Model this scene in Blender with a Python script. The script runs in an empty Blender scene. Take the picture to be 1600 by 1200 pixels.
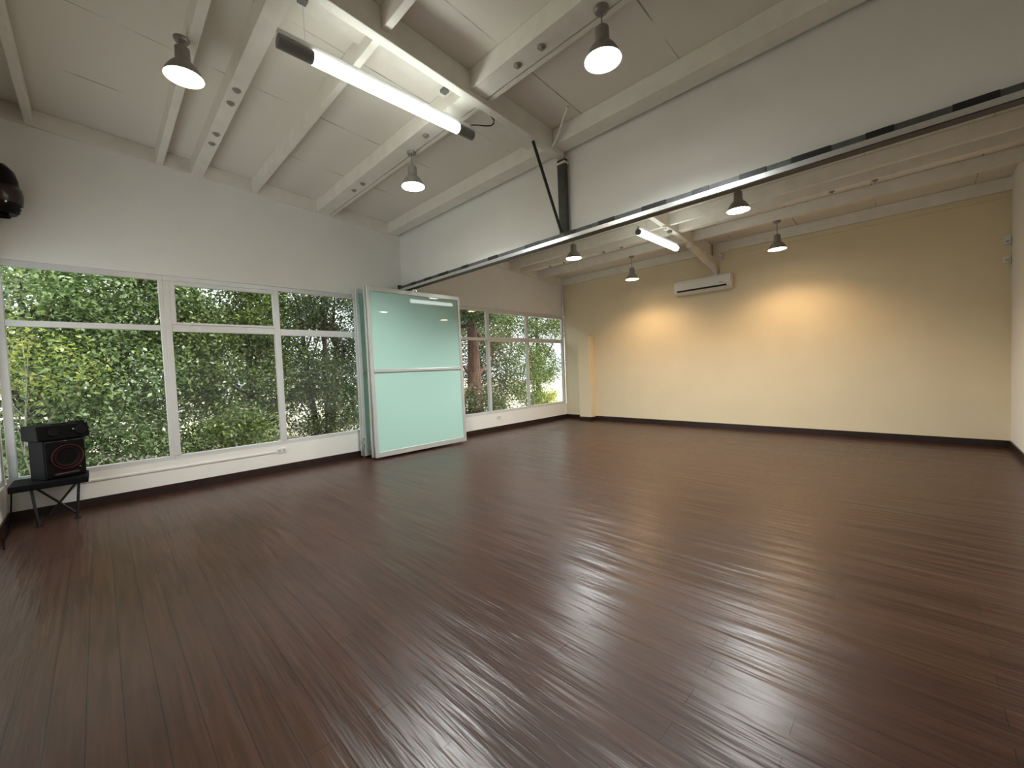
import bpy, bmesh, math, random
import numpy as np
from mathutils import Vector, Matrix

random.seed(7)
rng = np.random.default_rng(11)
D = bpy.data
COL = bpy.context.scene.collection
SC = bpy.context.scene

# ------------------------------------------------------------------ room dimensions (metres)
XF, XB = -0.74, 8.93          # near end wall, beige end wall
YR, YL = -7.72, 0.0           # right wall, window wall
BX = 4.05                     # face of the dropped bulkhead
SLOPE = -0.07045
def zj(x): return 3.9055 + SLOPE * (x - 4.0705)     # underside of the joists
def zc(x): return zj(x) + 0.18                      # underside of the roof boards
SILL0, SILL1 = 0.40, 0.46
HEAD0, HEAD1 = 2.70, 2.765

# ------------------------------------------------------------------ materials
def lin(r, g, b):
    f = lambda c: c / 12.92 if c <= 0.04045 else ((c + 0.055) / 1.055) ** 2.4
    return (f(r / 255), f(g / 255), f(b / 255), 1)

class NT:
    def __init__(s, name):
        s.m = D.materials.new(name); s.m.use_nodes = True
        s.t = s.m.node_tree; s.t.nodes.clear()
        s.out = s.n('ShaderNodeOutputMaterial')
    def n(s, typ, **kw):
        nd = s.t.nodes.new(typ)
        for k, v in kw.items():
            if k.startswith('i_'):
                nd.inputs[k[2:].replace('_', ' ')].default_value = v
            else: setattr(nd, k, v)
        return nd
    def l(s, a, b): s.t.links.new(a, b)

def paint(name, col, rough=0.6, noise=0.04, scale=3.0, bump=0.0, bscale=60, metal=0.0, spec=0.5, coat=0.0):
    """plain painted / plastic / metal surface with a faint procedural mottling and optional bump"""
    k = NT(name)
    p = k.n('ShaderNodeBsdfPrincipled', i_Roughness=rough, i_Metallic=metal)
    p.inputs['Specular IOR Level'].default_value = spec
    p.inputs['Coat Weight'].default_value = coat
    p.inputs['Coat Roughness'].default_value = 0.04
    tc = k.n('ShaderNodeTexCoord')
    nz = k.n('ShaderNodeTexNoise', i_Scale=scale, i_Detail=4.0)
    k.l(tc.outputs['Object'], nz.inputs['Vector'])
    cr = k.n('ShaderNodeValToRGB')
    lo = tuple(c * (1 - noise) for c in col[:3]) + (1,); hi = tuple(min(1, c * (1 + noise)) for c in col[:3]) + (1,)
    cr.color_ramp.elements[0].color = lo; cr.color_ramp.elements[0].position = .3
    cr.color_ramp.elements[1].color = hi; cr.color_ramp.elements[1].position = .7
    k.l(nz.outputs['Fac'], cr.inputs['Fac']); k.l(cr.outputs['Color'], p.inputs['Base Color'])
    if bump:
        n2 = k.n('ShaderNodeTexNoise', i_Scale=bscale, i_Detail=3.0)
        k.l(tc.outputs['Object'], n2.inputs['Vector'])
        b = k.n('ShaderNodeBump', i_Strength=bump, i_Distance=0.01)
        k.l(n2.outputs['Fac'], b.inputs['Height']); k.l(b.outputs['Normal'], p.inputs['Normal'])
    k.l(p.outputs['BSDF'], k.out.inputs['Surface'])
    return k.m

def emit(name, col, strength):
    k = NT(name)
    e = k.n('ShaderNodeEmission', i_Strength=strength); e.inputs['Color'].default_value = col
    k.l(e.outputs[0], k.out.inputs['Surface'])
    return k.m

def glass_pane(name):
    k = NT(name)
    t = k.n('ShaderNodeBsdfTransparent'); t.inputs[0].default_value = (.95, .97, .96, 1)
    g = k.n('ShaderNodeBsdfGlossy', i_Roughness=0.0)
    g.inputs['Color'].default_value = (1, 1, 1, 1)
    lw = k.n('ShaderNodeLayerWeight', i_Blend=.5)
    pw = k.n('ShaderNodeMath', operation='POWER'); pw.inputs[1].default_value = 5.0
    k.l(lw.outputs['Facing'], pw.inputs[0])
    f = k.n('ShaderNodeMapRange'); f.inputs['To Min'].default_value = .03; f.inputs['To Max'].default_value = .9
    k.l(pw.outputs[0], f.inputs['Value'])
    mx = k.n('ShaderNodeMixShader')
    k.l(f.outputs[0], mx.inputs[0]); k.l(t.outputs[0], mx.inputs[1]); k.l(g.outputs[0], mx.inputs[2])
    k.l(mx.outputs[0], k.out.inputs['Surface'])
    return k.m

def floor_mat():
    k = NT('dark plank floor')
    tc = k.n('ShaderNodeTexCoord')
    mp = k.n('ShaderNodeMapping'); mp.inputs['Rotation'].default_value = (0, 0, math.pi / 2)
    k.l(tc.outputs['Object'], mp.inputs['Vector'])
    br = k.n('ShaderNodeTexBrick', offset=0.37, offset_frequency=2, squash=1.0)
    br.inputs['Scale'].default_value = 1.0
    br.inputs['Brick Width'].default_value = 0.92
    br.inputs['Row Height'].default_value = 0.115
    br.inputs['Mortar Size'].default_value = 0.0016
    br.inputs['Mortar Smooth'].default_value = 0.2
    br.inputs['Bias'].default_value = 0.0
    br.inputs['Color1'].default_value = (0, 0, 0, 1); br.inputs['Color2'].default_value = (1, 1, 1, 1)
    br.inputs['Mortar'].default_value = (.5, .5, .5, 1)
    k.l(mp.outputs[0], br.inputs['Vector'])
    # grain stretched along the boards (they run along Y)
    gm = k.n('ShaderNodeMapping'); gm.inputs['Scale'].default_value = (26, 1.3, 1)
    k.l(tc.outputs['Object'], gm.inputs['Vector'])
    gr = k.n('ShaderNodeTexNoise', i_Scale=1.6, i_Detail=4.0, i_Roughness=0.55)
    k.l(gm.outputs[0], gr.inputs['Vector'])
    cl = k.n('ShaderNodeTexNoise', i_Scale=0.9, i_Detail=1.5)
    k.l(tc.outputs['Object'], cl.inputs['Vector'])
    r1 = k.n('ShaderNodeValToRGB')
    e = r1.color_ramp.elements
    e[0].position = .25; e[0].color = FLOOR_A; e[1].position = .8; e[1].color = FLOOR_B
    k.l(gr.outputs['Fac'], r1.inputs['Fac'])
    tint = k.n('ShaderNodeMix', data_type='RGBA', blend_type='MULTIPLY')
    tint.inputs['Factor'].default_value = 1.0
    r2 = k.n('ShaderNodeValToRGB')
    r2.color_ramp.elements[0].color = (.87, .86, .86, 1); r2.color_ramp.elements[1].color = (1.12, 1.1, 1.08, 1)
    k.l(br.outputs['Color'], r2.inputs['Fac'])
    k.l(r1.outputs[0], tint.inputs['A']); k.l(r2.outputs[0], tint.inputs['B'])
    r3 = k.n('ShaderNodeValToRGB')
    r3.color_ramp.elements[0].position = .1; r3.color_ramp.elements[0].color = (.8, .78, .78, 1)
    r3.color_ramp.elements[1].position = .9; r3.color_ramp.elements[1].color = (1.2, 1.15, 1.12, 1)
    k.l(cl.outputs['Fac'], r3.inputs['Fac'])
    t2 = k.n('ShaderNodeMix', data_type='RGBA', blend_type='MULTIPLY'); t2.inputs['Factor'].default_value = 1.0
    k.l(tint.outputs['Result'], t2.inputs['A']); k.l(r3.outputs[0], t2.inputs['B'])
    mo = k.n('ShaderNodeMix', data_type='RGBA')
    mo.inputs['B'].default_value = (.008, .005, .004, 1)
    k.l(br.outputs['Fac'], mo.inputs['Factor']); k.l(t2.outputs['Result'], mo.inputs['A'])
    p = k.n('ShaderNodeBsdfPrincipled')
    p.inputs['Specular IOR Level'].default_value = 0.40
    k.l(mo.outputs['Result'], p.inputs['Base Color'])
    # worn gloss
    rr = k.n('ShaderNodeMapRange'); rr.inputs['To Min'].default_value = FLOOR_R0; rr.inputs['To Max'].default_value = FLOOR_R1
    rr.inputs['From Min'].default_value = .15; rr.inputs['From Max'].default_value = .85
    k.l(cl.outputs['Fac'], rr.inputs['Value']); k.l(rr.outputs[0], p.inputs['Roughness'])
    # bump: fine hand-scraped grain, cupping of boards, seams
    def ridge(sx, sy, scale, detail, dist, prev):
        mpn = k.n('ShaderNodeMapping'); mpn.inputs['Scale'].default_value = (sx, sy, 1)
        k.l(tc.outputs['Object'], mpn.inputs['Vector'])
        nn = k.n('ShaderNodeTexNoise', i_Scale=scale, i_Detail=detail, i_Roughness=.55)
        k.l(mpn.outputs[0], nn.inputs['Vector'])
        bb = k.n('ShaderNodeBump', i_Strength=1.0, i_Distance=dist)
        k.l(nn.outputs['Fac'], bb.inputs['Height'])
        if prev: k.l(prev.outputs[0], bb.inputs['Normal'])
        return bb
    b0 = ridge(7, 1.1, 1.0, 1.0, .012, None)       # cupped, uneven boards
    b1 = ridge(30, 2.2, 1.0, 2.0, .0036, b0)        # hand scraped ridges
    b2 = ridge(70, 4.0, 1.0, 1.0, .0006, b1)       # fine grain
    st = k.n('ShaderNodeBump', i_Strength=.6, i_Distance=.0015)
    k.l(br.outputs['Color'], st.inputs['Height']); k.l(b2.outputs[0], st.inputs['Normal'])
    b3 = k.n('ShaderNodeBump', i_Strength=0.8, i_Distance=0.003, invert=True)
    k.l(br.outputs['Fac'], b3.inputs['Height']); k.l(st.outputs[0], b3.inputs['Normal'])
    k.l(b3.outputs[0], p.inputs['Normal'])
    k.l(p.outputs[0], k.out.inputs['Surface'])
    return k.m

def ceiling_mat():
    """painted fibre boards: thin joints across the room, fainter ones along it"""
    k = NT('painted ceiling boards')
    tc = k.n('ShaderNodeTexCoord'); sp = k.n('ShaderNodeSeparateXYZ')
    k.l(tc.outputs['Object'], sp.inputs[0])
    def seam(sock, first, pitch, w):
        a = k.n('ShaderNodeMath', operation='SUBTRACT'); a.inputs[1].default_value = first
        k.l(sock, a.inputs[0])
        m = k.n('ShaderNodeMath', operation='PINGPONG'); m.inputs[1].default_value = pitch / 2
        k.l(a.outputs[0], m.inputs[0])
        c = k.n('ShaderNodeMath', operation='LESS_THAN'); c.inputs[1].default_value = w
        k.l(m.outputs[0], c.inputs[0]); return c.outputs[0]
    s1 = seam(sp.outputs['Y'], -1.08, 1.05, .006)
    nz = k.n('ShaderNodeTexNoise', i_Scale=2.3, i_Detail=3.0); k.l(tc.outputs['Object'], nz.inputs['Vector'])
    pr = k.n('ShaderNodeMapRange'); pr.inputs['From Min'].default_value = .42; pr.inputs['From Max'].default_value = .6
    k.l(nz.outputs['Fac'], pr.inputs['Value'])
    mu = k.n('ShaderNodeMath', operation='MULTIPLY'); k.l(s1, mu.inputs[0]); k.l(pr.outputs[0], mu.inputs[1])
    mx = k.n('ShaderNodeMix', data_type='RGBA')
    mx.inputs['A'].default_value = CEIL; mx.inputs['B'].default_value = tuple(c * .35 for c in CEIL[:3]) + (1,)
    k.l(mu.outputs[0], mx.inputs['Factor'])
    p = k.n('ShaderNodeBsdfPrincipled', i_Roughness=.75)
    k.l(mx.outputs['Result'], p.inputs['Base Color'])
    b = k.n('ShaderNodeBump', i_Strength=.5, i_Distance=.004, invert=True)
    k.l(mu.outputs[0], b.inputs['Height']); k.l(b.outputs[0], p.inputs['Normal'])
    k.l(p.outputs[0], k.out.inputs['Surface'])
    return k.m

def leaf_mat(name, cols, trans=0.35):
    k = NT(name)
    g = k.n('ShaderNodeNewGeometry')
    cr = k.n('ShaderNodeValToRGB')
    el = cr.color_ramp.elements
    el[0].color = cols[0]; el[0].position = 0
    el[1].color = cols[-1]; el[1].position = 1
    for i, c in enumerate(cols[1:-1]):
        e = el.new((i + 1) / (len(cols) - 1)); e.color = c
    k.l(g.outputs['Random Per Island'], cr.inputs['Fac'])
    d = k.n('ShaderNodeBsdfPrincipled', i_Roughness=.38); k.l(cr.outputs[0], d.inputs['Base Color'])
    t = k.n('ShaderNodeBsdfTranslucent')
    br = k.n('ShaderNodeMix', data_type='RGBA', blend_type='MULTIPLY'); br.inputs['Factor'].default_value = 1
    br.inputs['B'].default_value = (1.5, 1.6, .7, 1)
    k.l(cr.outputs[0], br.inputs['A']); k.l(br.outputs['Result'], t.inputs['Color'])
    m = k.n('ShaderNodeMixShader'); m.inputs[0].default_value = trans
    k.l(d.outputs[0], m.inputs[1]); k.l(t.outputs[0], m.inputs[2])
    k.l(m.outputs[0], k.out.inputs['Surface'])
    return k.m

def frosted_mat():
    k = NT('mint frosted glass')
    tc = k.n('ShaderNodeTexCoord')
    nz = k.n('ShaderNodeTexNoise', i_Scale=.7, i_Detail=1.0); k.l(tc.outputs['Object'], nz.inputs['Vector'])
    cr = k.n('ShaderNodeValToRGB')
    cr.color_ramp.elements[0].color = MINT; cr.color_ramp.elements[1].color = tuple(c * 1.04 for c in MINT[:3]) + (1,)
    k.l(nz.outputs['Fac'], cr.inputs['Fac'])
    p = k.n('ShaderNodeBsdfPrincipled', i_Roughness=.7)
    p.inputs['Coat Weight'].default_value = 1.0; p.inputs['Coat Roughness'].default_value = 0.01
    k.l(cr.outputs[0], p.inputs['Base Color'])
    t = k.n('ShaderNodeBsdfTranslucent'); k.l(cr.outputs[0], t.inputs['Color'])
    m = k.n('ShaderNodeMixShader'); m.inputs[0].default_value = .25
    k.l(p.outputs[0], m.inputs[1]); k.l(t.outputs[0], m.inputs[2])
    k.l(m.outputs[0], k.out.inputs['Surface'])
    return k.m

def bark_mat(name, a, b):
    k = NT(name)
    tc = k.n('ShaderNodeTexCoord'); mp = k.n('ShaderNodeMapping'); mp.inputs['Scale'].default_value = (9, 9, 1.6)
    k.l(tc.outputs['Object'], mp.inputs[0])
    nz = k.n('ShaderNodeTexNoise', i_Scale=2.0, i_Detail=6.0); k.l(mp.outputs[0], nz.inputs['Vector'])
    cr = k.n('ShaderNodeValToRGB'); cr.color_ramp.elements[0].color = a; cr.color_ramp.elements[1].color = b
    cr.color_ramp.elements[0].position = .35; cr.color_ramp.elements[1].position = .65
    k.l(nz.outputs['Fac'], cr.inputs['Fac'])
    p = k.n('ShaderNodeBsdfPrincipled', i_Roughness=.9); k.l(cr.outputs[0], p.inputs['Base Color'])
    bp = k.n('ShaderNodeBump', i_Strength=.7, i_Distance=.03); k.l(nz.outputs['Fac'], bp.inputs['Height']); k.l(bp.outputs[0], p.inputs['Normal'])
    k.l(p.outputs[0], k.out.inputs['Surface'])
    return k.m

FLOOR_A = (.026, .0105, .0066, 1); FLOOR_B = (.066, .029, .018, 1)
FLOOR_R0, FLOOR_R1 = .285, .35
CEIL = (.76, .72, .645, 1)
MINT = (.55, .83, .76, 1)

M = dict(
    white_wall=paint('white wall paint', (.79, .78, .745, 1), .65, .02, 2, .12, 90),
    beige_wall=paint('beige wall paint', (.74, .64, .455, 1), .6, .02, 2, .12, 90),
    timber=paint('painted joist', (.77, .74, .67, 1), .55, .05, 6, .15, 40),
    baseboard=paint('dark brown baseboard', (.022, .011, .009, 1), .35, .2, 12),
    aluminium=paint('white aluminium frame', (.66, .67, .67, 1), .4, .03, 8, metal=.25),
    panel_frame=paint('silver aluminium frame', (.62, .63, .62, 1), .35, .03, 8, metal=.45),
    track_bright=paint('brushed aluminium rail', (.80, .81, .80, 1), .28, .05, 30, metal=.9),
    track_steel=paint('grey steel strip', (.10, .105, .105, 1), .5, .25, 9, metal=.4),
    track_shaded=paint('rail with painted underside shade', (.06, .055, .048, 1), .55, .25, 9, metal=.3),  # aluminium rail darkened in colour to stand for its shaded underside
    black_steel=paint('black painted steel', (.012, .012, .013, 1), .45, .2, 20),
    post=paint('dark grey steel', (.06, .058, .052, 1), .5, .25, 14),
    old_bolt=paint('dirty painted bolt', (.30, .28, .25, 1), .6, .3, 40),
    gunmetal=paint('grey lacquered lamp metal', (.24, .225, .205, 1), .38, .08, 14, metal=.3),
    lamp_inner=paint('white shade lining', (.85, .83, .78, 1), .5, .02),
    grey_plastic=paint('grey lamp housing', (.17, .17, .165, 1), .45, .06, 10),
    white_plastic=paint('white plastic', (.74, .74, .72, 1), .35, .02, 5, coat=.2),
    grey_socket=paint('grey socket face', (.42, .42, .40, 1), .4, .03, 5),
    black_plastic=paint('matt black plastic', (.004, .004, .0045, 1), .65, .2, 20, spec=.08),
    gloss_black=paint('gloss black plastic', (.004, .004, .0045, 1), .3, .2, 20, spec=.15),
    dark_slot=paint('dark slot', (.006, .006, .006, 1), .7, .1),
    red_ring=paint('red woofer ring', (.035, .003, .004, 1), .6, .1, spec=.2),
    dark_red=paint('dark maroon plastic', (.020, .004, .005, 1), .25, .2),
    cone=paint('speaker cone', (.008, .003, .004, 1), .7, .2, spec=.2),
    chrome=paint('bright metal', (.75, .75, .75, 1), .15, .02, metal=1),
    glass=glass_pane('clear window glass'),
    mint=frosted_mat(),
    floor=floor_mat(), ceiling=ceiling_mat(),
    bark=bark_mat('dark bark', (.020, .014, .010, 1), (.075, .055, .040, 1)),
    bark_red=bark_mat('reddish bark', (.030, .014, .010, 1), (.11, .055, .04, 1)),
    bark_pale=bark_mat('pale twig bark', (.22, .20, .15, 1), (.40, .36, .28, 1)),
    soil=paint('pale dry ground', (.50, .45, .36, 1), .95, .3, .6, .5, 6),
    kerb=paint('concrete kerb', (.50, .48, .44, 1), .9, .12, 4),
)
G = lambda *c: tuple(c) + (1,)
M['leaf_bright'] = leaf_mat('bright leaves', [G(.05, .085, .038), G(.11, .165, .075), G(.20, .275, .14), G(.36, .44, .27)])
M['leaf_mid'] = leaf_mat('mid green leaves', [G(.026, .045, .018), G(.06, .095, .032), G(.13, .185, .06), G(.30, .35, .14)])
M['leaf_dark'] = leaf_mat('dark leaves', [G(.016, .027, .012), G(.032, .052, .022), G(.060, .09, .036), G(.12, .15, .07)])
M['leaf_yellow'] = leaf_mat('yellow green leaves', [G(.14, .18, .035), G(.25, .29, .06), G(.38, .41, .10), G(.5, .5, .16)])

# ------------------------------------------------------------------ mesh helpers
def box(bm, x0, x1, y0, y1, z0, z1):
    vs = [bm.verts.new((x, y, z)) for z in (z0, z1) for y in (y0, y1) for x in (x0, x1)]
    for f in ((0, 2, 3, 1), (4, 5, 7, 6), (0, 1, 5, 4), (2, 6, 7, 3), (0, 4, 6, 2), (1, 3, 7, 5)):
        bm.faces.new([vs[i] for i in f])
    return vs
def roof_box(bm, x0, x1, y0, y1, o0, o1):
    """box whose top and bottom follow the roof slope; o = height above the joist undersides"""
    vs = [bm.verts.new((x, y, zj(x) + o)) for o in (o0, o1) for y in (y0, y1) for x in (x0, x1)]
    for f in ((0, 2, 3, 1), (4, 5, 7, 6), (0, 1, 5, 4), (2, 6, 7, 3), (0, 4, 6, 2), (1, 3, 7, 5)):
        bm.faces.new([vs[i] for i in f])
def tube(bm, pts, rad, seg=10, cap=True):
    pts = [Vector(p) for p in pts]
    rads = rad if isinstance(rad, (list, tuple)) else [rad] * len(pts)
    rings = []; ref = None
    for i, p in enumerate(pts):
        d = (pts[min(i + 1, len(pts) - 1)] - pts[max(i - 1, 0)]).normalized()
        if ref is None: ref = Vector((1, 0, 0)) if abs(d.x) < .8 else Vector((0, 1, 0))
        u = (ref - d * ref.dot(d)).normalized(); v = d.cross(u); ref = u
        rings.append([bm.verts.new(p + (u * math.cos(a) + v * math.sin(a)) * rads[i])
                      for a in (2 * math.pi * k / seg for k in range(seg))])
    for a, b in zip(rings, rings[1:]):
        for k in range(seg):
            bm.faces.new((a[k], a[(k + 1) % seg], b[(k + 1) % seg], b[k]))
    if cap:
        bm.faces.new(rings[0][::-1]); bm.faces.new(rings[-1])
def lathe(bm, prof, seg=32, cx=0, cy=0, axis='Z', close=False):
    rings = []
    for r, z in prof:
        if r < 1e-6:
            rings.append([bm.verts.new((cx, cy, z))]); continue
        rings.append([bm.verts.new((cx + r * math.cos(2 * math.pi * k / seg), cy + r * math.sin(2 * math.pi * k / seg), z)) for k in range(seg)])
    for a, b in zip(rings, rings[1:]):
        for k in range(seg):
            k2 = (k + 1) % seg
            if len(a) == 1 and len(b) == 1: continue
            if len(a) == 1: bm.faces.new((a[0], b[k2], b[k]))
            elif len(b) == 1: bm.faces.new((a[k], a[k2], b[0]))
            else: bm.faces.new((a[k], a[k2], b[k2], b[k]))
def extrude_y(bm, prof, y0, y1):
    """closed (x,z) profile swept along Y"""
    a = [bm.verts.new((x, y0, z)) for x, z in prof]; b = [bm.verts.new((x, y1, z)) for x, z in prof]
    n = len(prof)
    for i in range(n): bm.faces.new((a[i], a[(i + 1) % n], b[(i + 1) % n], b[i]))
    bm.faces.new(a[::-1]); bm.faces.new(b)
def xform(bm, start, mat):
    bm.verts.ensure_lookup_table()
    for v in list(bm.verts)[start:]: v.co = mat @ v.co
def obj(name, bm, mat, parent=None, loc=(0, 0, 0), smooth=False, bevel=0, auto=None):
    """link a bmesh as one mesh object; coordinates are relative to loc / the parent"""
    bmesh.ops.recalc_face_normals(bm, faces=bm.faces)
    me = D.meshes.new(name); bm.to_mesh(me); bm.free()
    if smooth:
        for p in me.polygons: p.use_smooth = True
    for m in (mat if isinstance(mat, list) else [mat]): me.materials.append(m)
    o = D.objects.new(name, me); COL.objects.link(o); o.location = loc
    if parent: o.parent = parent
    if bevel:
        b = o.modifiers.new('bevel', 'BEVEL'); b.width = bevel; b.segments = 2; b.limit_method = 'ANGLE'
        b.angle_limit = math.radians(50)
    if smooth:
        e = o.modifiers.new('split', 'EDGE_SPLIT'); e.split_angle = math.radians(auto or 40)
    return o
def new(): return bmesh.new()
def tag(o, label, cat, group=None):
    o['label'] = label; o['category'] = cat
    if group: o['group'] = group
    return o
def thing(name, label, cat, loc=(0, 0, 0), rotz=0, group=None):
    o = D.objects.new(name, None); COL.objects.link(o); o.location = loc; o.rotation_euler = (0, 0, rotz)
    o.empty_display_size = .1
    return tag(o, label, cat, group)
def struct(name, bm, mat, parent=None, **kw):
    o = obj(name, bm, mat, parent, **kw)
    if not parent: o['kind'] = 'structure'
    return o
def dup(root, loc, label, group=None):
    r = root.copy(); COL.objects.link(r); r.location = loc; r['label'] = label
    if group: r['group'] = group
    for ch in list(root.children):
        c = ch.copy(); COL.objects.link(c); c.parent = r
        for g in list(ch.children):
            d = g.copy(); COL.objects.link(d); d.parent = c
    return r

# ------------------------------------------------------------------ the setting
b = new(); box(b, XF, XB, YR, YL, -.12, 0); struct('floor', b, M['floor'])
b = new(); roof_box(b, XF - .2, XB + .2, YR - .2, YL + .25, .18, .36); struct('ceiling', b, M['ceiling'])
# window wall (left in the photo): parapet, lintel
b = new(); box(b, XF - .15, XB + .15, 0, .15, -.12, SILL0); struct('wall_left', b, M['white_wall'])
b = new()
vs = []
for y in (0, .15):
    for (x, z) in ((XF - .15, HEAD1), (XB + .15, HEAD1), (XB + .15, zc(XB + .15)), (XF - .15, zc(XF - .15))):
        vs.append(b.verts.new((x, y, z)))
for f in ((0, 1, 2, 3), (7, 6, 5, 4), (0, 4, 5, 1), (1, 5, 6, 2), (2, 6, 7, 3), (3, 7, 4, 0)): b.faces.new([vs[i] for i in f])
struct('wall_left_upper', b, M['white_wall'])
def end_wall(name, x0, x1, y0, y1, mat, z0=-.12):
    b = new(); vs = [b.verts.new((x, y, z0)) for y in (y0, y1) for x in (x0, x1)] + \
        [b.verts.new((x, y, zc(x))) for y in (y0, y1) for x in (x0, x1)]
    for f in ((0, 2, 3, 1), (4, 5, 7, 6), (0, 1, 5, 4), (2, 6, 7, 3), (0, 4, 6, 2), (1, 3, 7, 5)): b.faces.new([vs[i] for i in f])
    return struct(name, b, mat)
end_wall('wall_back', XB, XB + .15, YR - .15, 0, M['beige_wall'])
end_wall('wall_right', XF - .15, XB, YR - .15, YR, M['white_wall'])
# near end wall with its own window band beside the corner
WY0, WY1 = -3.3, -.06
end_wall('wall_front', XF - .15, XF, YR, WY0, M['white_wall'])
b = new(); box(b, XF - .15, XF, WY0, 0, -.12, SILL0); struct('wall_front_lower', b, M['white_wall'])
end_wall('wall_front_upper', XF - .15, XF, WY0, 0, M['white_wall'], HEAD1)
b = new(); box(b, XF - .15, XF, WY1, 0, SILL0, HEAD1); struct('trim_1', b, M['aluminium'])
# dropped wall over the folding partition
b = new()
vs = [b.verts.new((x, y, 2.985)) for y in (YR, YL) for x in (BX, BX + .10)] + [b.verts.new((x, y, zc(x))) for y in (YR, YL) for x in (BX, BX + .10)]
for f in ((0, 2, 3, 1), (4, 5, 7, 6), (0, 1, 5, 4), (2, 6, 7, 3), (0, 4, 6, 2), (1, 3, 7, 5)): b.faces.new([vs[i] for i in f])
struct('wall_middle', b, M['white_wall'])
# baseboards
BH = .105
b = new(); box(b, XF + .015, XB - .015, -.015, 0, 0, BH); struct('baseboard_left', b, M['baseboard'])
b = new(); box(b, XB - .015, XB, YR + .015, -.92, 0, BH); box(b, XB - .015, XB, -.57, 0, 0, BH); struct('baseboard_back', b, M['baseboard'])
b = new(); box(b, XF + .015, XB, YR, YR + .015, 0, BH); struct('baseboard_right', b, M['baseboard'])
b = new(); box(b, XF, XF + .015, YR, 0, 0, BH); struct('baseboard_front', b, M['baseboard'])
# boxed-in column against the beige wall, with its own skirting
b = new(); box(b, 8.725, XB, -.92, -.57, 0.0, 2.12); struct('trim_2', b, M['beige_wall'], bevel=.006)
b = new(); box(b, 8.715, 8.725, -.93, -.56, 0, .09); box(b, 8.715, XB - .015, -.93, -.92, 0, .09); struct('baseboard_column', b, M['baseboard'])
# boards under the roof along the walls
b = new(); roof_box(b, XF, BX, -.035, 0, -.005, .178); struct('trim_3', b, M['timber'])
b = new(); roof_box(b, BX + .10, XB, -.035, 0, -.005, .178); struct('trim_4', b, M['timber'])
b = new(); roof_box(b, XB - .05, XB, -3.70, -.035, -.005, .175); struct('trim_5', b, M['timber'])
b = new(); roof_box(b, XB - .05, XB, YR, -3.86, -.005, .175); struct('trim_6', b, M['timber'])
# thin beige moulding high on the beige wall
b = new(); box(b, XB - .02, XB, YR, -4.35, 3.475, 3.50); struct('trim_7', b, M['beige_wall'])

# ------------------------------------------------------------------ windows
def window(name, x0, x1, mull, trans, extra=()):
    """frame and panes of one bay of the window band"""
    fb = new()
    y0, y1 = 0.012, .075
    box(fb, x0, x1, y0, y1, HEAD0, HEAD1); box(fb, x0, x1, y0, y1, SILL0, SILL1)
    for (a, c) in mull: box(fb, a, c, y0 - .004, y1, SILL1, HEAD0)
    for (a, c, t0, t1) in trans: box(fb, a, c, y0, y1, t0, t1)
    for e in extra: box(fb, *e)
    f = struct(name, fb, M['aluminium'], bevel=.004)
    xs = sorted([x for m in mull for x in m])
    gb = new()
    cells = []
    edges = [m for m in sorted(mull)]
    for (a, c) in zip(edges, edges[1:]):
        t = [q for q in trans if q[0] < (a[1] + c[0]) / 2 < q[1]][0]
        box(gb, a[1], c[0], .040, .046, SILL1, t[2]); box(gb, a[1], c[0], .040, .046, t[3], HEAD0)
    struct('glass', gb, M['glass'], f)
    return f
window('window_1', -.74, .64, [(-.72, -.655), (.595, .64)], [(-.655, .595, 2.065, 2.130)])
sash = [(.755, 1.885, .004, .05, 2.648, 2.70), (.755, 1.885, .004, .05, 2.145, 2.175), (.705, .755, .006, .05, 2.145, 2.70)]
window('window_2', .64, 4.07, [(.64, .705), (1.885, 1.965), (4.03, 4.07)], [(.705, 1.885, 2.055, 2.145), (1.965, 4.03, 2.04, 2.135)], sash)
window('window_3', 4.07, XB, [(4.07, 4.11), (6.13, 6.205), (7.43, 7.485), (8.85, XB)],
       [(4.11, 6.13, 2.05, 2.11), (6.205, 7.43, 2.03, 2.13), (7.485, 8.85, 2.03, 2.13)],
       [(6.205, 8.85, -.002, .05, 2.665, 2.70)])
# window of the near end wall (only its edge is in the photo)
fb = new(); gb = new()
for z0, z1 in ((SILL0, SILL1), (2.065, 2.13), (HEAD0, HEAD1)): box(fb, XF - .075, XF - .012, WY0, WY1, z0, z1)
ys = [WY0, -1.70, WY1 - .06]
for y in ys: box(fb, XF - .075, XF - .008, y, y + .06, SILL1, HEAD0)
for a, c in ((WY0 + .06, -1.70), (-1.64, WY1 - .06)):
    box(gb, XF - .046, XF - .04, a, c, SILL1, 2.065); box(gb, XF - .046, XF - .04, a, c, 2.13, HEAD0)
f = struct('window_4', fb, M['aluminium'], bevel=.004); struct('glass', gb, M['glass'], f)

# ------------------------------------------------------------------ roof timbers
BY0, BY1 = -3.835, -3.745       # main beam
def joist(x0, x1, y0, y1, label, bolts=(), second=None):
    b = new(); roof_box(b, x0, x1, y0, y1, 0, .178)
    o = obj('ceiling_joist', b, M['timber'], None, bevel=.004)
    if second:
        s = new(); roof_box(s, second[0], second[1], y0, y1, .01, .178); obj('flange', s, M['timber'], o)
    for (bx, by) in bolts:
        s = new(); lathe(s, [(0, -.026), (.018, -.026), (.02, -.009), (.036, -.007), (.036, .0)], 10)
        bo = obj('bolt', s, M['old_bolt'], o); bo.location = (bx, by, zj(bx) + .001)
    return tag(o, label, 'joist', 'white joists under the ceiling')
LW = -.035                      # they stop at the board on the window wall
joist(-.40, -.34, BY1, LW, 'narrow white ceiling joist at the far left edge, nearest the corner loudspeaker')
joist(.655, .725, BY1, LW, 'narrow white ceiling joist carrying the warm pendant lamp above the left window')
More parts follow.
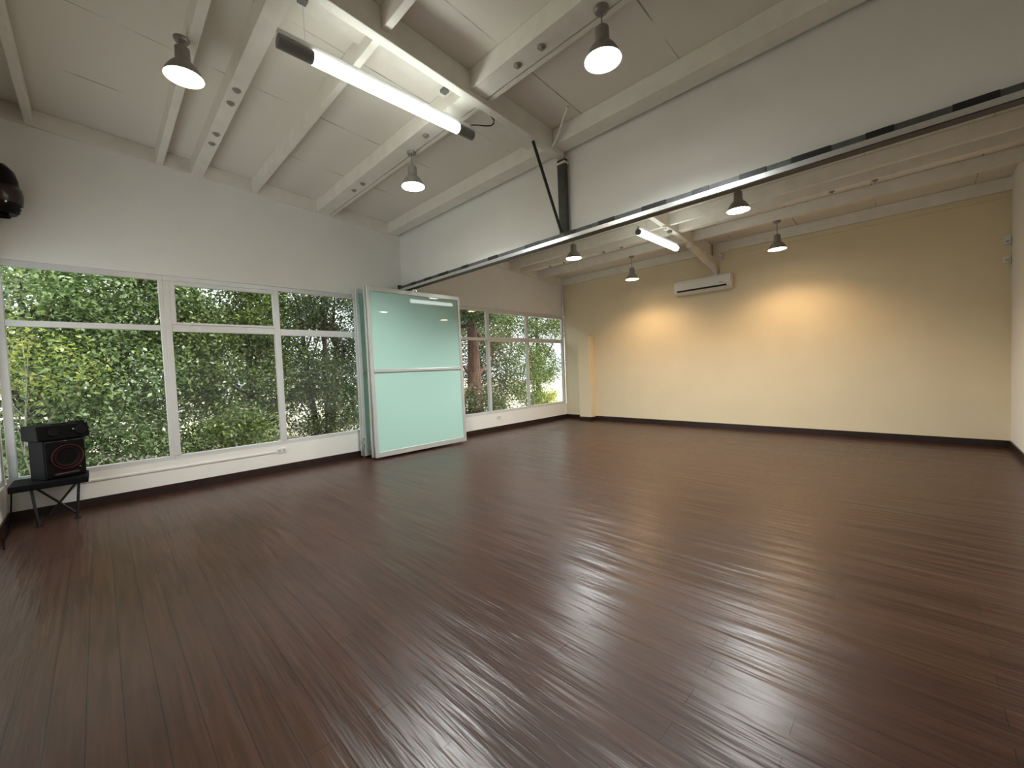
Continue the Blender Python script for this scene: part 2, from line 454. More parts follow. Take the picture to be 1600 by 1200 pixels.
joist(1.0, 1.13, BY1, LW, 'broad bolted white joist just right of the warm left pendant', [(1.065, -1.05), (1.065, -1.3), (1.065, -2.0), (1.065, -2.25)])
joist(1.695, 1.755, BY1, LW, 'narrow white joist passing behind the middle of the near tube light')
joist(2.58, 2.77, BY1, LW, 'broad bolted joist with a dark groove, window side of the main beam', [(2.68, -1.15), (2.68, -1.42), (2.68, -2.95)], (2.79, 2.835))
joist(3.80, 3.99, BY1, LW, 'white joist along the top of the dropped wall, left of the dark steel post')
joist(1.695, 1.755, YR, BY0, 'narrow white joist cut by the top edge, right of the near tube light')
joist(2.58, 2.77, YR, BY0, 'broad bolted joist with a dark groove beside the brightest white pendant', [(2.68, -4.35), (2.68, -4.62)], (2.79, 2.835))
joist(3.80, 3.99, YR, BY0, 'white joist along the top of the dropped wall, right of the dark steel post')
joist(5.82, 5.89, BY1, LW, 'narrow white joist just beyond the partition track on the window side')
joist(6.89, 6.95, BY1, LW, 'narrow white joist behind the near white pendant, window side beyond the partition track')
joist(7.25, 7.38, BY1, LW, 'broad bolted white joist in the far bay on the window side', [(7.31, -.9), (7.31, -1.3), (7.31, -2.3), (7.31, -2.7)])
joist(7.91, 7.97, BY1, LW, 'narrow white joist above the small warm pendant left of the air conditioner')
joist(5.82, 5.89, YR, BY0, 'narrow white joist just beyond the partition track, right of the far main beam')
joist(6.89, 6.95, YR, BY0, 'narrow white joist crossing behind the white pendant on the right')
joist(7.25, 7.38, YR, BY0, 'broad bolted white joist in the far bay on the right', [(7.31, -5.95), (7.31, -6.4)])
joist(7.91, 7.97, YR, BY0, 'narrow white joist holding the warm pendant right of the air conditioner')

b = new(); roof_box(b, XF, 4.0, BY0, BY1, -.05, .178)
mb = tag(obj('main_beam', b, M['timber'], None, bevel=.006), 'long white main ceiling beam running above the near tube light to the dark post', 'beam')
b = new()
cuts = [(-.40, -.34), (.655, .725), (1.0, 1.13), (1.695, 1.755), (2.58, 2.835), (3.80, 4.0)]
x = XF
for a, c in cuts:
    roof_box(b, x, a, BY1, -3.45, .10, .178); x = c
obj('packing_board', b, M['timber'], mb)
b = new(); roof_box(b, BX + .10, XB, BY0, BY1, -.05, .178)
mb2 = tag(obj('main_beam', b, M['timber'], None, bevel=.006), 'white main ceiling beam above the far tube light, ending at the beige wall', 'beam')
for (bx, yy) in ((6.75, BY0 - .02), (6.85, BY1 + .02)):
    s = new(); lathe(s, [(0, -.03), (.028, -.03), (.032, -.012), (.032, .0), (0, 0)], 14)
    k = obj('bolt', s, M['timber'], mb2, smooth=True); k.location = (bx, -3.79, zj(bx) - .05)
    k.location.y = -3.775 if yy > -3.8 else -3.81

# steel post and brace at the partition
b = new()
box(b, -.024, .03, -.055, .055, 0, .86)
p = obj('steel_post', b, M['post'], None, (4.0, -3.80, 2.984), bevel=.003)
tag(p, 'short dark grey steel post between the main beam and the partition track', 'post')
b = new(); box(b, -.04, .045, -.07, .07, .80, .82); obj('cap_plate', b, M['timber'], p)
b = new(); tube(b, [(3.50, -3.79, zj(3.5) - .055), (3.955, -3.79, 2.992)], .021, 4)
tag(obj('steel_brace', b, M['black_steel'], None), 'slanting black steel brace beside the dark post', 'brace')

# partition track
TY0, TY1 = YR, -.02
tr = thing('partition_track', 'long metal sliding track under the dropped wall', 'track', (4.015, 0, 2.885))
b = new(); box(b, -.045, .045, TY0, TY1, 0, .045); obj('rail', b, M['track_shaded'], tr)
b = new(); box(b, -.051, -.045, TY0, TY1, .008, .05); obj('rail_lip', b, M['track_bright'], tr)
b = new(); box(b, -.04, .035, TY0, TY1, .05, .098); obj('mounting_strip', b, M['track_steel'], tr)
for i, y in enumerate([-.5, -.95, -1.4, -1.95, -2.57, -3.305, -3.898, -4.387, -4.926, -5.375, -5.80, -6.20, -6.60, -7.05, -7.5]):
    b = new(); w = .075 + .025 * ((i * 7) % 3)
    box(b, -.047, -.04, y - w, y + w, .042, .099)
    box(b, -.050, -.045, y + w - .05, y + w - .02, .03, .05)
    obj('clip', b, M['black_steel'], tr)
b = new(); box(b, -.05, .05, -.03, -.002, .06, .13); box(b, -.03, .04, -.06, -.03, .05, .11); obj('end_bracket', b, M['black_steel'], tr)

# ------------------------------------------------------------------ frosted folding panels
def panel(x0, x1, y0, y1, label, latch=False):
    z0, z1 = .035, 2.825
    t = thing('glass_panel', label, 'partition panel', ((x0 + x1) / 2, (y0 + y1) / 2, 0), 0, 'stacked frosted partition panels')
    w, d = (x1 - x0) / 2, (y1 - y0) / 2
    b = new()
    box(b, -w, -w + .055, -d, d, z0, z1); box(b, w - .055, w, -d, d, z0, z1)
    box(b, -w + .055, w - .055, -d, d, z1 - .075, z1); box(b, -w + .055, w - .055, -d, d, z0, z0 + .085)
    fr = obj('frame', b, M['panel_frame'], t, bevel=.004)
    b = new(); box(b, -w + .055, w - .055, -d - .004, d + .004, 1.425, 1.475); obj('middle_rail', b, M['panel_frame'], t, bevel=.006)
    b = new(); box(b, -w + .055, w - .055, -.006, .006, z0 + .085, 1.425); obj('lower_glass', b, M['mint'], t)
    b = new(); box(b, -w + .055, w - .055, -.006, .006, 1.475, z1 - .075); obj('upper_glass', b, M['mint'], t)
    b = new(); tube(b, [(0, 0, z1), (0, 0, 2.884)], .012, 10); obj('hanger', b, M['chrome'], t)
    if latch:
        b = new(); tube(b, [(-w - .012, -d - .02, .0), (-w - .012, -d - .02, .30)], .007, 8)
        box(b, -w - .026, -w, -d - .034, -d - .004, .20, .235); box(b, -w - .026, -w, -d - .034, -d, .33, .345)
        tube(b, [(-w - .012, -d - .02, .30), (-w - .012, -d - .02, .345)], .010, 8)
        obj('floor_bolt', b, M['chrome'], t)
    else:
        b = new(); box(b, w - .004, w + .004, -.012, .012, .95, 1.07); obj('edge_pull', b, M['chrome'], t)
    return t
fp = panel(3.10, 4.975, -.548, -.506, 'frontmost mint frosted glass panel facing the room')
fp.rotation_euler = (-.012, 0, -.006)
panel(3.085, 4.955, -.455, -.413, 'second frosted panel, pressed against the back of the front one')
panel(3.06, 4.935, -.205, -.163, 'third frosted panel, behind the gap in the stack, with the floor bolt', True)
panel(3.045, 4.92, -.155, -.113, 'rearmost frosted panel in the stack, nearest the window')

# ------------------------------------------------------------------ pendant lamps
bulb_warm = emit('warm bulb', (1.0, .70, .40, 1), 26)
bulb_cool = emit('cool bulb', (.97, 1.0, .95, 1), 32)
SPOT_SIZE, SPOT_BLEND = 146, .65
def pendant(x, y, zm, warm, label, ztop=None):
    ztop = ztop if ztop is not None else zj(x)
    t = thing('pendant_lamp', label, 'lamp', (x, y, zm), 0, 'bell shaped pendant lamps')
    H = ztop - zm
    b = new(); lathe(b, [(0, H), (.055, H), (.055, H - .012), (.045, H - .028), (.012, H - .036), (0, H - .036)], 20); obj('canopy', b, M['gunmetal'], t, smooth=True)
    b = new(); tube(b, [(0, 0, H - .03), (0, 0, .235)], .006, 8); obj('stem', b, M['gunmetal'], t)
    prof = [(0, .245), (.035, .243), (.050, .228), (.052, .135), (.060, .122), (.088, .092), (.112, .055), (.128, .020), (.135, .0)]
    inn = [(.131, .002), (.124, .022), (.108, .055), (.084, .088), (.056, .118), (.0, .122)]
    b = new(); lathe(b, prof, 40)
    sh = obj('shade', b, M['gunmetal'], t, smooth=True)
    b = new(); lathe(b, [(.135, .0)] + inn, 40); obj('shade_lining', b, M['lamp_inner'], sh, smooth=True)
    b = new(); lathe(b, [(.060, .06), (.098, .045), (.118, .016), (.112, .006), (.075, -.002), (0, -.006)], 32); obj('bulb', b, bulb_warm if warm else bulb_cool, t, smooth=True)
    li = D.lights.new('bulb_light', 'SPOT'); li.spot_size = math.radians(SPOT_SIZE); li.spot_blend = SPOT_BLEND
    li.shadow_soft_size = .10; li.energy = W_WARM if warm else W_COOL
    li.color = (1.0, .68, .38) if warm else (.97, 1.0, .98)
    o = D.objects.new('bulb_light', li); COL.objects.link(o); o.parent = t; o.location = (0, 0, -.03)
    return t
W_WARM, W_COOL = 78, 225
pendant(.62, -2.6, 3.842, True, 'warm glowing grey pendant lamp at the upper left, above the left window')
pendant(2.73, -5.15, 3.628, False, 'brightest white pendant lamp near the top centre of the photo', zj(2.73) + .002)
pendant(2.745, -2.55, 3.596, False, 'white pendant lamp hanging below the right end of the near tube light')
pendant(5.855, -2.6, 3.245, False, 'white pendant lamp just under the partition track, left of the far tube light')
pendant(7.94, -2.57, 3.154, True, 'small warm pendant lamp left of the air conditioner')
pendant(5.855, -5.17, 3.294, False, 'white pendant lamp under the partition track, above right of the air conditioner')
pendant(7.94, -5.165, 3.174, True, 'warm pendant lamp against the beige wall right of the air conditioner')

# ------------------------------------------------------------------ tube lights
tube_mat = emit('lit tube diffuser', (.95, 1.0, .93, 1), 9)
def tube_light(x0, x1, lx0, lx1, y, z, label, hooks, cord=None):
    t = thing('tube_light', label, 'lamp', ((x0 + x1) / 2, y, z), 0, 'hanging tube lights')
    c = (x0 + x1) / 2
    b = new(); box(b, x0 - c, x1 - c, -.022, .022, .046, .085)
    obj('housing', b, M['white_plastic'], t, bevel=.006)
    for a, e in ((x0, lx0), (lx1, x1)):
        b = new(); tube(b, [(a - c, 0, 0), (e - c, 0, 0)], .046, 20); obj('end_cap', b, M['grey_plastic'], t, smooth=True)
    b = new(); n = 20
    prof = [(.048 * math.cos(a), .048 * math.sin(a)) for a in (math.radians(66) - math.radians(312) * k / n for k in range(n + 1))]
    A = [b.verts.new((lx0 - c, py, pz)) for py, pz in prof]; B = [b.verts.new((lx1 - c, py, pz)) for py, pz in prof]
    for i in range(n): b.faces.new((A[i], A[i + 1], B[i + 1], B[i]))
    b.faces.new(A); b.faces.new(B[::-1]); b.faces.new((A[0], B[0], B[-1], A[-1]))
    obj('diffuser', b, tube_mat, t, smooth=True)
    for (hx, top) in hooks:
        b = new(); tube(b, [(hx - c, 0, .08), (hx - c, 0, top - z)], .003, 6); h = obj('wire', b, M['chrome'], t)
        b = new(); box(b, hx - c - .03, hx - c + .03, -.03, .03, top - z - .0, top - z + .03); obj('hook_box', b, M['grey_plastic'], h)
    if cord:
        b = new(); tube(b, [(px - c, py - y, pz - z) for px, py, pz in cord], .006, 8); k = obj('power_cord', b, M['black_plastic'], t, smooth=True)
        e = cord[-1]
        b = new(); tube(b, [(e[0] - c, e[1] - y, e[2] - z), (e[0] - c, e[1] - y, e[2] - z + .05)], .03, 14); obj('cord_cap', b, M['grey_plastic'], k)
    return t
zl = zj(1.25) + .07
tube_light(1.03, 2.83, 1.27, 2.64, -3.55, 3.80, 'long bright tube light near the top left centre of the photo',
           [(1.22, zj(1.22) + .07), (2.66, zj(2.66) + .07)] if False else [(1.22, zj(1.22) + .07), (2.50, zj(2.5) + .07)],
           [(2.78, -3.55, 3.88), (2.82, -3.57, 3.895), (2.87, -3.60, 3.90), (2.93, -3.64, 3.897), (2.98, -3.67, 3.905), (3.01, -3.69, 3.93), (3.0, -3.705, 3.955), (2.96, -3.71, 3.97), (2.92, -3.71, 3.985), (2.90, -3.705, zj(2.9) + .05)])
tube_light(5.86, 7.27, 5.885, 7.25, -3.79, 3.39, 'smaller tube light in the far bay beyond the partition track',
           [(6.15, zj(6.15) - .088), (7.0, zj(7.0) - .088)])

# curved white cable running from the ceiling down to the beam end
b = new(); tube(b, [(3.60, -4.20, zc(3.6) - .012), (3.66, -4.10, zc(3.66) - .05), (3.72, -3.98, zj(3.72) + .05), (3.75, -3.90, zj(3.75) - .01), (3.76, -3.855, zj(3.76) - .04)], .011, 8)
tag(obj('white_cable', b, M['timber'], None, smooth=True), 'curved white cable running down to the beam end above the dark post', 'cable')

# ------------------------------------------------------------------ air conditioner
ac = thing('air_conditioner', 'white split air conditioner mounted high on the beige wall', 'air conditioner', (XB, -3.665, 2.80))
prof = [(0, .02), (0, .30), (-.17, .30), (-.195, .285), (-.205, .25), (-.205, .10), (-.19, .055), (-.12, .012), (-.05, .0)]
b = new(); extrude_y(b, prof, -.55, .55); obj('body', b, M['white_plastic'], ac, bevel=.006)
b = new(); extrude_y(b, [(-.2052, .105), (-.2105, .11), (-.2105, .245), (-.2, .286), (-.195, .286), (-.2052, .25)], -.525, .525); obj('front_panel', b, M['white_plastic'], ac)
b = new(); extrude_y(b, [(-.2075, .064), (-.2045, .092), (-.198, .092), (-.193, .058)], -.48, .49); obj('air_slot', b, M['dark_slot'], ac)
b = new(); extrude_y(b, [(-.194, .048), (-.200, .054), (-.130, .008), (-.126, .012)], -.48, .49); obj('louver', b, M['white_plastic'], ac)
b = new(); box(b, -.213, -.2105, -.42, -.34, .125, .15); obj('display_window', b, M['grey_socket'], ac)
# wrapped white pipe from the beam down to the unit
b = new(); tube(b, [(7.80, -3.80, zj(7.8) - .10), (8.0, -3.81, 3.53), (8.78, -3.88, 3.27), (8.87, -3.89, 3.20), (8.88, -3.89, 3.11)], [.055, .068, .066, .058, .045], 14)
tag(obj('pipe_sleeve', b, M['timber'], None, smooth=True), 'white wrapped pipe slanting from the beam to the air conditioner', 'pipe')
b = new(); tube(b, [(8.70, -4.0, 3.47), (8.91, -4.0, 3.47)], .03, 14); box(b, 8.905, 8.934, -4.05, -3.95, 3.42, 3.52)
tag(obj('wall_fitting', b, M['white_plastic'], None, smooth=True), 'small white round fitting on the beige wall beside the slanting wrapped pipe', 'fitting')
# small boxes in the far right corner
for z0, z1, lab in ((2.835, 2.945, 'upper small white wall box in the right corner of the beige wall'), (2.58, 2.668, 'lower small white wall box in the right corner of the beige wall')):
    t = thing('wall_box', lab, 'wall box', (XB, -7.675, z0), 0, 'small white wall boxes')
    b = new(); box(b, -.045, 0, -.035, .03, 0, z1 - z0); obj('housing', b, M['white_plastic'], t, bevel=.004)
    b = new(); box(b, -.048, -.045, -.02, .015, .02, .05); obj('front_button', b, M['grey_socket'], t)
# conduit in the left far corner
b = new(); tube(b, [(8.87, -.03, 2.79), (8.87, -.03, zj(8.87) - .01)], .018, 10); box(b, 8.84, 8.90, -.06, 0, 2.93, 3.0)
tag(obj('corner_conduit', b, M['white_plastic'], None, smooth=True), 'thin white vertical conduit in the corner above the far window', 'conduit')

# ------------------------------------------------------------------ sockets and raceway on the parapet
def outlet(x0, x1, z0, z1, label):
    t = thing('wall_outlet', label, 'outlet', ((x0 + x1) / 2, 0, z0), 0, 'wall outlets under the windows')
    w = (x1 - x0) / 2
    b = new(); box(b, -w, w, -.012, 0, 0, z1 - z0); obj('plate', b, M['white_plastic'], t, bevel=.003)
    for s in (-1, 1):
        b = new(); box(b, s * w * .5 - .016, s * w * .5 + .016, -.014, -.012, .018, z1 - z0 - .018); obj('socket', b, M['grey_socket'], t)
    return t
outlet(1.815, 1.935, .278, .352, 'white wall outlet at the end of the raceway under the near window')
outlet(6.31, 6.43, .272, .345, 'white wall outlet under the far window right of the frosted panels')
b = new(); box(b, XF + .016, 1.80, -.012, .003, .297, .318); tag(obj('cable_raceway', b, M['white_plastic'], None), 'thin white cable raceway along the low wall under the near windows', 'raceway')

# ------------------------------------------------------------------ folding table and party speaker
tb = thing('folding_table', 'small black folding table in the corner under the party speaker', 'table', (-.40, -.30, 0))
b = new(); box(b, -.275, .27, -.24, .21, .385, .45); obj('tabletop', b, M['black_plastic'], tb, bevel=.008)
for (x0, y0, x1, y1) in ((-.10, -.19, -.10, -.19), (.175, -.12, .165, -.11)):
    b = new(); tube(b, [(x0 - .03 if x0 < 0 else x0 + .02, y0, .386), (x1, y1, 0.012)], .012, 8)
    box(b, x1 - .03, x1 + .03, y1 - .015, y1 + .015, 0, .014); obj('leg', b, M['black_steel'], tb)
for (x0, x1) in ((-.16, .15), (.20, -.06)):
    b = new(); y = .13 if x0 < 0 else .15
    tube(b, [(x0, y, .386), (x1, y, .012)], .011, 8); obj('leg', b, M['black_steel'], tb)
b = new(); tube(b, [(-.10, -.17, .03), (-.10, .13, .03)], .009, 8); obj('foot_bar', b, M['black_steel'], tb)

sp = thing('party_speaker', 'black party speaker with a red ringed woofer on the folding table', 'speaker', (-.345, -.275, .45), math.radians(27))
b = new(); box(b, -.165, .165, -.13, .13, 0, .405); obj('cabinet', b, M['black_plastic'], sp, bevel=.012)
b = new(); box(b, -.155, .155, -.138, -.13, .015, .39); obj('front_baffle', b, M['gloss_black'], sp, bevel=.006)
def ringY(b, prof, cx, cz, seg=40):
    s = len(b.verts); lathe(b, prof, seg)
    xform(b, s, Matrix.Translation((cx, 0, cz)) @ Matrix.Rotation(math.pi / 2, 4, 'X'))
b = new(); ringY(b, [(.128, .138), (.132, .150), (.124, .156), (.116, .150), (.112, .138)], .01, .215); obj('woofer_ring', b, M['red_ring'], sp, smooth=True)
b = new(); ringY(b, [(.112, .139), (.105, .149), (.095, .149), (.085, .139), (.04, .112), (.036, .118), (0, .128)], .01, .215)
obj('woofer', b, M['cone'], sp, smooth=True)
b = new(); box(b, -.10, .10, -.146, -.138, .03, .052); obj('port_slot', b, M['dark_red'], sp, bevel=.003)
# overhanging control deck
b = new(); extrude = [(-.145, .405), (-.145, .425), (-.125, .56), (.125, .56), (.145, .54), (.145, .405)]
A = [b.verts.new((-.205, y, z)) for y, z in extrude]; B = [b.verts.new((.205, y, z)) for y, z in extrude]
n = len(A)
for i in range(n): b.faces.new((A[i], A[(i + 1) % n], B[(i + 1) % n], B[i]))
b.faces.new(A[::-1]); b.faces.new(B)
dk = obj('control_deck', b, M['black_plastic'], sp, bevel=.01)
def front_disc(b, cx, cz, r, d, seg=28):
    s = len(b.verts); lathe(b, [(0, d), (r * .9, d), (r, d - .006), (r, 0)], seg)
    tilt = math.atan2(.02, .135)
    xform(b, s, Matrix.Translation((cx, -.136, cz)) @ Matrix.Rotation(math.pi / 2 - tilt, 4, 'X'))
b = new(); front_disc(b, -.085, .485, .043, .014); obj('dial', b, M['gloss_black'], dk, smooth=True)
b = new(); front_disc(b, .135, .485, .050, .014); obj('dial', b, M['gloss_black'], dk, smooth=True)
b = new(); front_disc(b, .065, .50, .010, .02, 14); obj('knob', b, M['chrome'], dk, smooth=True)
b = new(); box(b, -.02, .05, -.146, -.13, .452, .468); obj('display', b, M['gloss_black'], dk)
b = new(); box(b, -.075, .085, -.08, .06, .56, .574); obj('lid', b, M['gloss_black'], dk, bevel=.004)
b = new(); box(b, .12, .19, -.10, .06, .555, .580); obj('carry_handle', b, M['black_plastic'], dk, bevel=.008)
b = new(); box(b, .098, .112, -.142, -.138, .09, .098); obj('badge', b, M['chrome'], sp)
# power cord hanging off the table into the corner
b = new(); tube(b, [(-.684, -.20, .39), (-.69, -.22, .25), (-.695, -.30, .08), (-.70, -.42, .009), (-.70, -.75, .009), (-.66, -1.1, .009)], .006, 8)
tag(obj('power_cord', b, M['black_plastic'], None, smooth=True), 'black power cord dropping from the folding table into the left corner', 'cord')

# loudspeaker high in the left corner
ls = thing('loudspeaker', 'black rounded loudspeaker hung high in the left corner', 'speaker', (-.60, -.20, 3.18))
b = new()
prof = [(.0, .0), (.11, .0), (.135, .03), (.155, .10), (.16, .20), (.148, .27), (.142, .28), (.138, .34), (.115, .43), (.07, .49), (0, .52)]
lathe(b, prof, 32); obj('shell', b, M['gloss_black'], ls, smooth=True)
b = new(); lathe(b, [(.157, .10), (.163, .14), (.165, .20), (.156, .262), (.150, .268)], 32); obj('waist_band', b, M['dark_red'], ls, smooth=True)
b = new(); s = 0
lathe(b, [(0, .0), (.05, .0), (.07, -.03), (.055, -.03), (.03, -.012), (0, -.012)], 24); obj('base_ring', b, M['black_plastic'], ls, smooth=True)
for ang, zz in ((-70, .09), (-20, .06), (-15, .03)):
    a = math.radians(ang); r = .150 if zz > .05 else .138
    b = new(); lathe(b, [(0, .016), (.008, .014), (.012, .004), (.010, 0)], 12)
    k = obj('stud', b, M['chrome'], ls, smooth=True); k.location = (r * math.cos(a), r * math.sin(a), zz); k.rotation_euler = (0, math.pi / 2, a)
b = new(); box(b, -.14, -.10, -.03, .03, .18, .30); tube(b, [(-.12, 0, .24), (0, 0, .24)], .016, 10); obj('wall_bracket', b, M['black_steel'], ls)

# ------------------------------------------------------------------ outside
GZ = -.75
b = new(); box(b, -30, 60, .15, 60, GZ - .3, GZ); g = struct('ground', b, M['soil'])
b = new(); tube(b, [(12.0, 3.2, GZ + .07), (15, 5.2, GZ + .10), (22, 8.5, GZ + .12)], .09, 6); tag(obj('kerb', b, M['kerb'], None), 'pale concrete kerb on the sandy ground outside the far window', 'kerb')

def leaves(bm_or_none, clusters, per, size, spread, rs):
    """numpy leaf blades scattered round twig ends; returns verts, faces"""
    C = np.asarray(clusters); n = len(C) * per
    c = np.repeat(C, per, 0)
    off = rs.normal(0, 1, (n, 3)) * spread * np.array([1, 1, .75])
    base = c + off
    yaw = rs.uniform(0, 2 * np.pi, n); pit = rs.normal(-.35, .45, n); roll = rs.normal(0, .6, n)
    d = np.stack([np.cos(yaw) * np.cos(pit), np.sin(yaw) * np.cos(pit), np.sin(pit)], 1)
    up = np.array([0, 0, 1.0]); s = np.cross(d, up); s /= np.linalg.norm(s, axis=1)[:, None]; w = np.cross(s, d)
    cr, sr = np.cos(roll)[:, None], np.sin(roll)[:, None]; s2 = s * cr + w * sr; w2 = np.cross(s2, d)
    L = (size * rs.uniform(.6, 1.35, n))[:, None]; W = L * .27
    v0 = base; v1 = base + d * L * .42 + s2 * W - w2 * L * .05; v2 = base + d * L - w2 * L * .12; v3 = base + d * L * .42 - s2 * W - w2 * L * .05
    V = np.stack([v0, v1, v2, v3], 1).reshape(-1, 3)
    F = np.arange(n * 4).reshape(-1, 4)
    return V, F
def leaf_object(name, V, F, mat, parent):
    me = D.meshes.new(name)
    me.vertices.add(len(V)); me.vertices.foreach_set('co', V.astype(np.float32).ravel())
    me.loops.add(F.size); me.loops.foreach_set('vertex_index', F.astype(np.int32).ravel())
    me.polygons.add(len(F)); me.polygons.foreach_set('loop_start', np.arange(0, F.size, 4, dtype=np.int32))
    me.update(calc_edges=True); me.validate(); me.materials.append(mat)
    o = D.objects.new(name, me); COL.objects.link(o); o.parent = parent; return o
def tree(x, y, blobs, n_cl, per, leaf, size, label, bark='bark', r=.12, lean=(0, 0), stems=1, name='tree', spread=.22, seed=0, limbs=10):
    rs = np.random.default_rng(100 + seed)
    t = thing(name, label, 'tree' if name == 'tree' else 'shrub', (x, y, GZ))
    cl = []
    vol = np.array([bx[3] * bx[4] * bx[5] for bx in blobs]) ** .67; vol /= vol.sum()
    for (cx, cy, cz, rx, ry, rz), f in zip(blobs, vol):
        k = max(3, int(n_cl * f))
        u = rs.normal(0, 1, (k, 3)); u /= np.linalg.norm(u, axis=1)[:, None]
        rad = rs.uniform(.35, 1, k)[:, None] ** .5
        cl.append(np.array([cx - x, cy - y, cz - GZ]) + u * rad * np.array([rx, ry, rz]))
    cl = np.concatenate(cl); cl = cl[cl[:, 2] > .05]
    cl = cl[(cl[:, 1] + y) > .75]
    V, F = leaves(None, cl, per, size, spread, rs)
    keep = (V.reshape(-1, 4, 3)[:, :, 1].min(1) + y > .35) & (V.reshape(-1, 4, 3)[:, :, 2].min(1) > .0)
    V = V.reshape(-1, 4, 3)[keep].reshape(-1, 3); F = np.arange(len(V)).reshape(-1, 4)
    top = max(bx[2] for bx in blobs) - GZ
    b = new()
    heads = []
    for s in range(stems):
        a = 6.28 * s / max(1, stems) + .4; o = (.0 if stems == 1 else .22)
        p0 = Vector((o * math.cos(a), o * math.sin(a), -.02)); p3 = Vector((lean[0] + o * 3 * math.cos(a), lean[1] + o * 3 * math.sin(a), top))
        pts = [p0.lerp(p3, q) + Vector((rs.normal(0, .05), rs.normal(0, .05), 0)) * (1 if 0 < q < 1 else 0) for q in (0, .2, .4, .6, .8, 1)]
        tube(b, pts, [r * 1.25, r, r * .9, r * .75, r * .55, r * .3], 9); heads.append(pts)
    obj('trunk', b, M[bark], t, smooth=True)
    b = new()
    for i in rs.choice(len(cl), min(limbs, len(cl)), replace=False):
        e = Vector(cl[i]); h = heads[i % len(heads)]; st = h[2 + i % 3]
        mid = st.lerp(e, .5) + Vector((rs.normal(0, .1), rs.normal(0, .1), .12))
        tube(b, [st, mid, e], [r * .35, r * .2, r * .07], 6)
    obj('branches', b, M[bark], t, smooth=True)
    fo = leaf_object('foliage', V, F, M[leaf], t); fo['kind'] = 'stuff'
    return t
tree(-.9, 4.6, [(-1.1, 3.5, .9, 1.6, 1.1, 1.5), (-1.3, 4.2, 3.2, 2.2, 1.5, 1.6), (.3, 3.8, 1.5, 1.1, 1.0, 1.4), (.35, 4.6, 2.3, 1.0, .6, .8), (.5, 4.2, 3.4, 1.3, 1.1, 1.2), (.75, 5.0, 1.5, .9, .5, 1.2), (-.3, 4.4, 0.0, 1.9, .9, .8)], 680, 100, 'leaf_bright', .085,
     'bright green leafy tree filling the left window behind the party speaker', 'bark', .10, seed=1, limbs=16)
tree(-.75, 2.5, [(-.40, 2.0, 1.75, .6, .25, .55), (-.85, 2.1, 2.15, .4, .2, .4)], 30, 34, 'leaf_yellow', .06,
     'slim yellow green sapling in the left window in front of the bright tree', 'bark_pale', .014, seed=2, limbs=8, spread=.17)
tree(-1.7, 1.6, [(-1.2, 1.5, 2.75, .6, .25, .25)], 14, 40, 'leaf_bright', .06,
     'pale bare branched tree at the top of the left window', 'bark_pale', .03, lean=(.9, .1), seed=3, limbs=14, spread=.13)
tree(2.3, 5.2, [(1.9, 4.6, 3.5, 1.5, 1.3, 1.3), (3.1, 5.6, 2.9, .9, .5, 1.0), (2.5, 4.9, 1.6, 1.1, 1.0, 1.4), (1.35, 3.9, 2.0, .7, .6, .8), (1.9, 3.7, .0, 1.1, .7, .75)], 470, 100, 'leaf_mid', .08,
     'mid green tree behind the second window, left of its middle mullion', 'bark', .13, seed=4, stems=2, limbs=14)
tree(4.7, 5.8, [(4.0, 5.1, 3.9, 1.6, 1.1, .9), (5.4, 5.9, 3.3, 1.2, 1.0, 1.3), (4.4, 5.2, .5, 1.5, .9, .9), (3.7, 5.0, 1.7, .8, .7, .9), (5.5, 5.5, 1.5, .9, .7, 1.0)], 430, 100, 'leaf_dark', .08,
     'dark several-stemmed tree behind the window next to the frosted panels', 'bark', .09, seed=5, stems=3, limbs=14)
tree(9.0, 3.9, [(8.6, 4.9, 3.9, 1.9, .9, .9), (8.9, 3.9, -.1, 1.5, .7, .9), (10.9, 5.2, 1.5, 1.0, .9, 1.5), (8.8, 5.8, 1.8, 1.2, .6, 1.2), (8.7, 3.2, 3.5, 1.0, .4, .8)], 500, 100, 'leaf_dark', .085,
     'tree with a thick reddish trunk just right of the frosted panels', 'bark_red', .27, lean=(.2, .3), seed=6, limbs=7)
tree(15.2, 6.4, [(15.0, 5.8, 3.9, 2.3, 1.1, 1.2), (13.4, 5.6, 1.2, 1.2, .8, 1.6), (12.3, 6.3, 3.4, 1.4, .7, 1.0), (15.6, 6.4, 1.6, .9, .8, 1.0)], 400, 100, 'leaf_mid', .09,
     'green tree with open gaps in the last window before the beige wall', 'bark', .14, seed=7, limbs=14)
tree(-3.2, 9, [(-2.6, 8.6, 2.4, 2.8, 1.5, 3.4), (.9, 9.2, 2.4, 1.6, 1.2, 3.2)], 280, 90, 'leaf_mid', .13,
     'tall tree far behind the bright tree in the left window', 'bark', .16, seed=8, spread=.32)
tree(4.2, 11, [(3.5, 10.6, 1.5, 1.9, 1.4, 2.4), (7.4, 11, .8, 2.0, 1.2, 1.9), (5.6, 11, 3.6, 1.4, 1, 1.0)], 300, 90, 'leaf_dark', .13,
     'distant dark tree showing between the trunks in the second window', 'bark', .16, seed=9, spread=.32)
tree(13.5, 12, [(12.0, 11.5, 2.6, 2.4, 1.2, 3.0), (16.6, 12, 4.4, 2.4, 1.2, 2.0)], 240, 90, 'leaf_dark', .13,
     'distant dark tree behind the last windows beside the beige wall', 'bark', .16, seed=10, spread=.32)
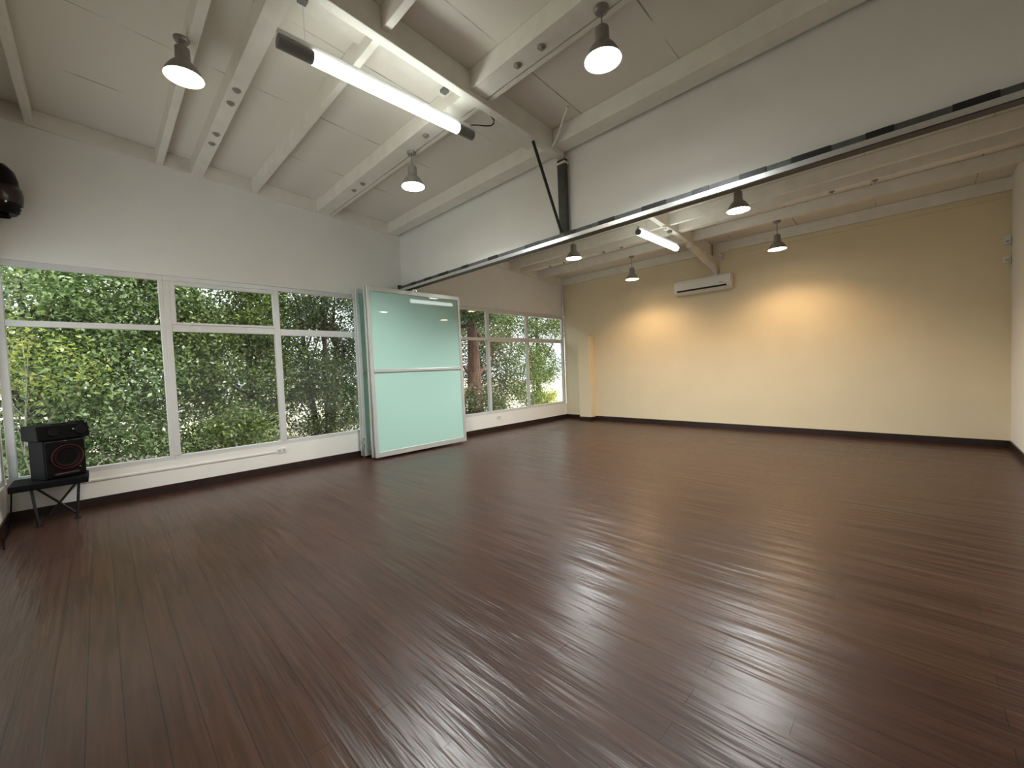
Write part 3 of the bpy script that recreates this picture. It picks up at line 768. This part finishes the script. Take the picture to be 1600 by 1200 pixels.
tree(14.8, 5.6, [(14.7, 5.6, -.1, 1.0, .5, .5)], 50, 60, 'leaf_yellow', .08,
     'low yellow green shrub by the kerb at the bottom of the last window', 'bark', .03, seed=11, name='shrub', spread=.12, limbs=8)

# ------------------------------------------------------------------ light from outside
wd = D.worlds.new('overcast sky'); SC.world = wd; wd.use_nodes = True
nt = wd.node_tree; nt.nodes.clear()
o = nt.nodes.new('ShaderNodeOutputWorld'); bg = nt.nodes.new('ShaderNodeBackground')
bg.inputs['Color'].default_value = (.93, .97, 1.0, 1); bg.inputs['Strength'].default_value = 1.6
nt.links.new(bg.outputs[0], o.inputs[0])
su = D.lights.new('sun', 'SUN'); su.energy = 4.5; su.angle = math.radians(4); su.color = (1, .95, .82)
so = D.objects.new('sun', su); COL.objects.link(so)
so.rotation_euler = Vector((.25, -.62, .9)).to_track_quat('Z', 'Y').to_euler()

# ------------------------------------------------------------------ camera
yaw, pitch, roll, F = 0.7804, -0.0375, -0.0410, 638.67
yaw, pitch, roll = CAMY, CAMP, CAMR = 0.78041, -0.03752, -0.04103
fw = Vector((math.cos(yaw) * math.cos(pitch), math.sin(yaw) * math.cos(pitch), math.sin(pitch)))
rt = fw.cross(Vector((0, 0, 1))).normalized(); up = rt.cross(fw)
r2 = rt * math.cos(roll) + up * math.sin(roll); u2 = r2.cross(fw)
cam = D.cameras.new('camera'); cam.sensor_fit = 'HORIZONTAL'; cam.sensor_width = 36; cam.lens = F / 1600 * 36
cam.clip_start = .05; cam.clip_end = 300
co = D.objects.new('camera', cam); COL.objects.link(co)
m = Matrix((r2, u2, -fw)).transposed().to_4x4(); m.translation = Vector((0, -6.7782, 1.4)); co.matrix_world = m
SC.camera = co
SC.view_settings.view_transform = 'Standard'; SC.view_settings.look = 'None'
SC.view_settings.gamma = 1; SC.view_settings.exposure = 0.62; SC.view_settings.use_curve_mapping = False
SC.cycles.max_bounces = 10; SC.cycles.diffuse_bounces = 5; SC.cycles.transparent_max_bounces = 12
SC.cycles.caustics_reflective = False; SC.cycles.caustics_refractive = False; SC.cycles.sample_clamp_indirect = 8
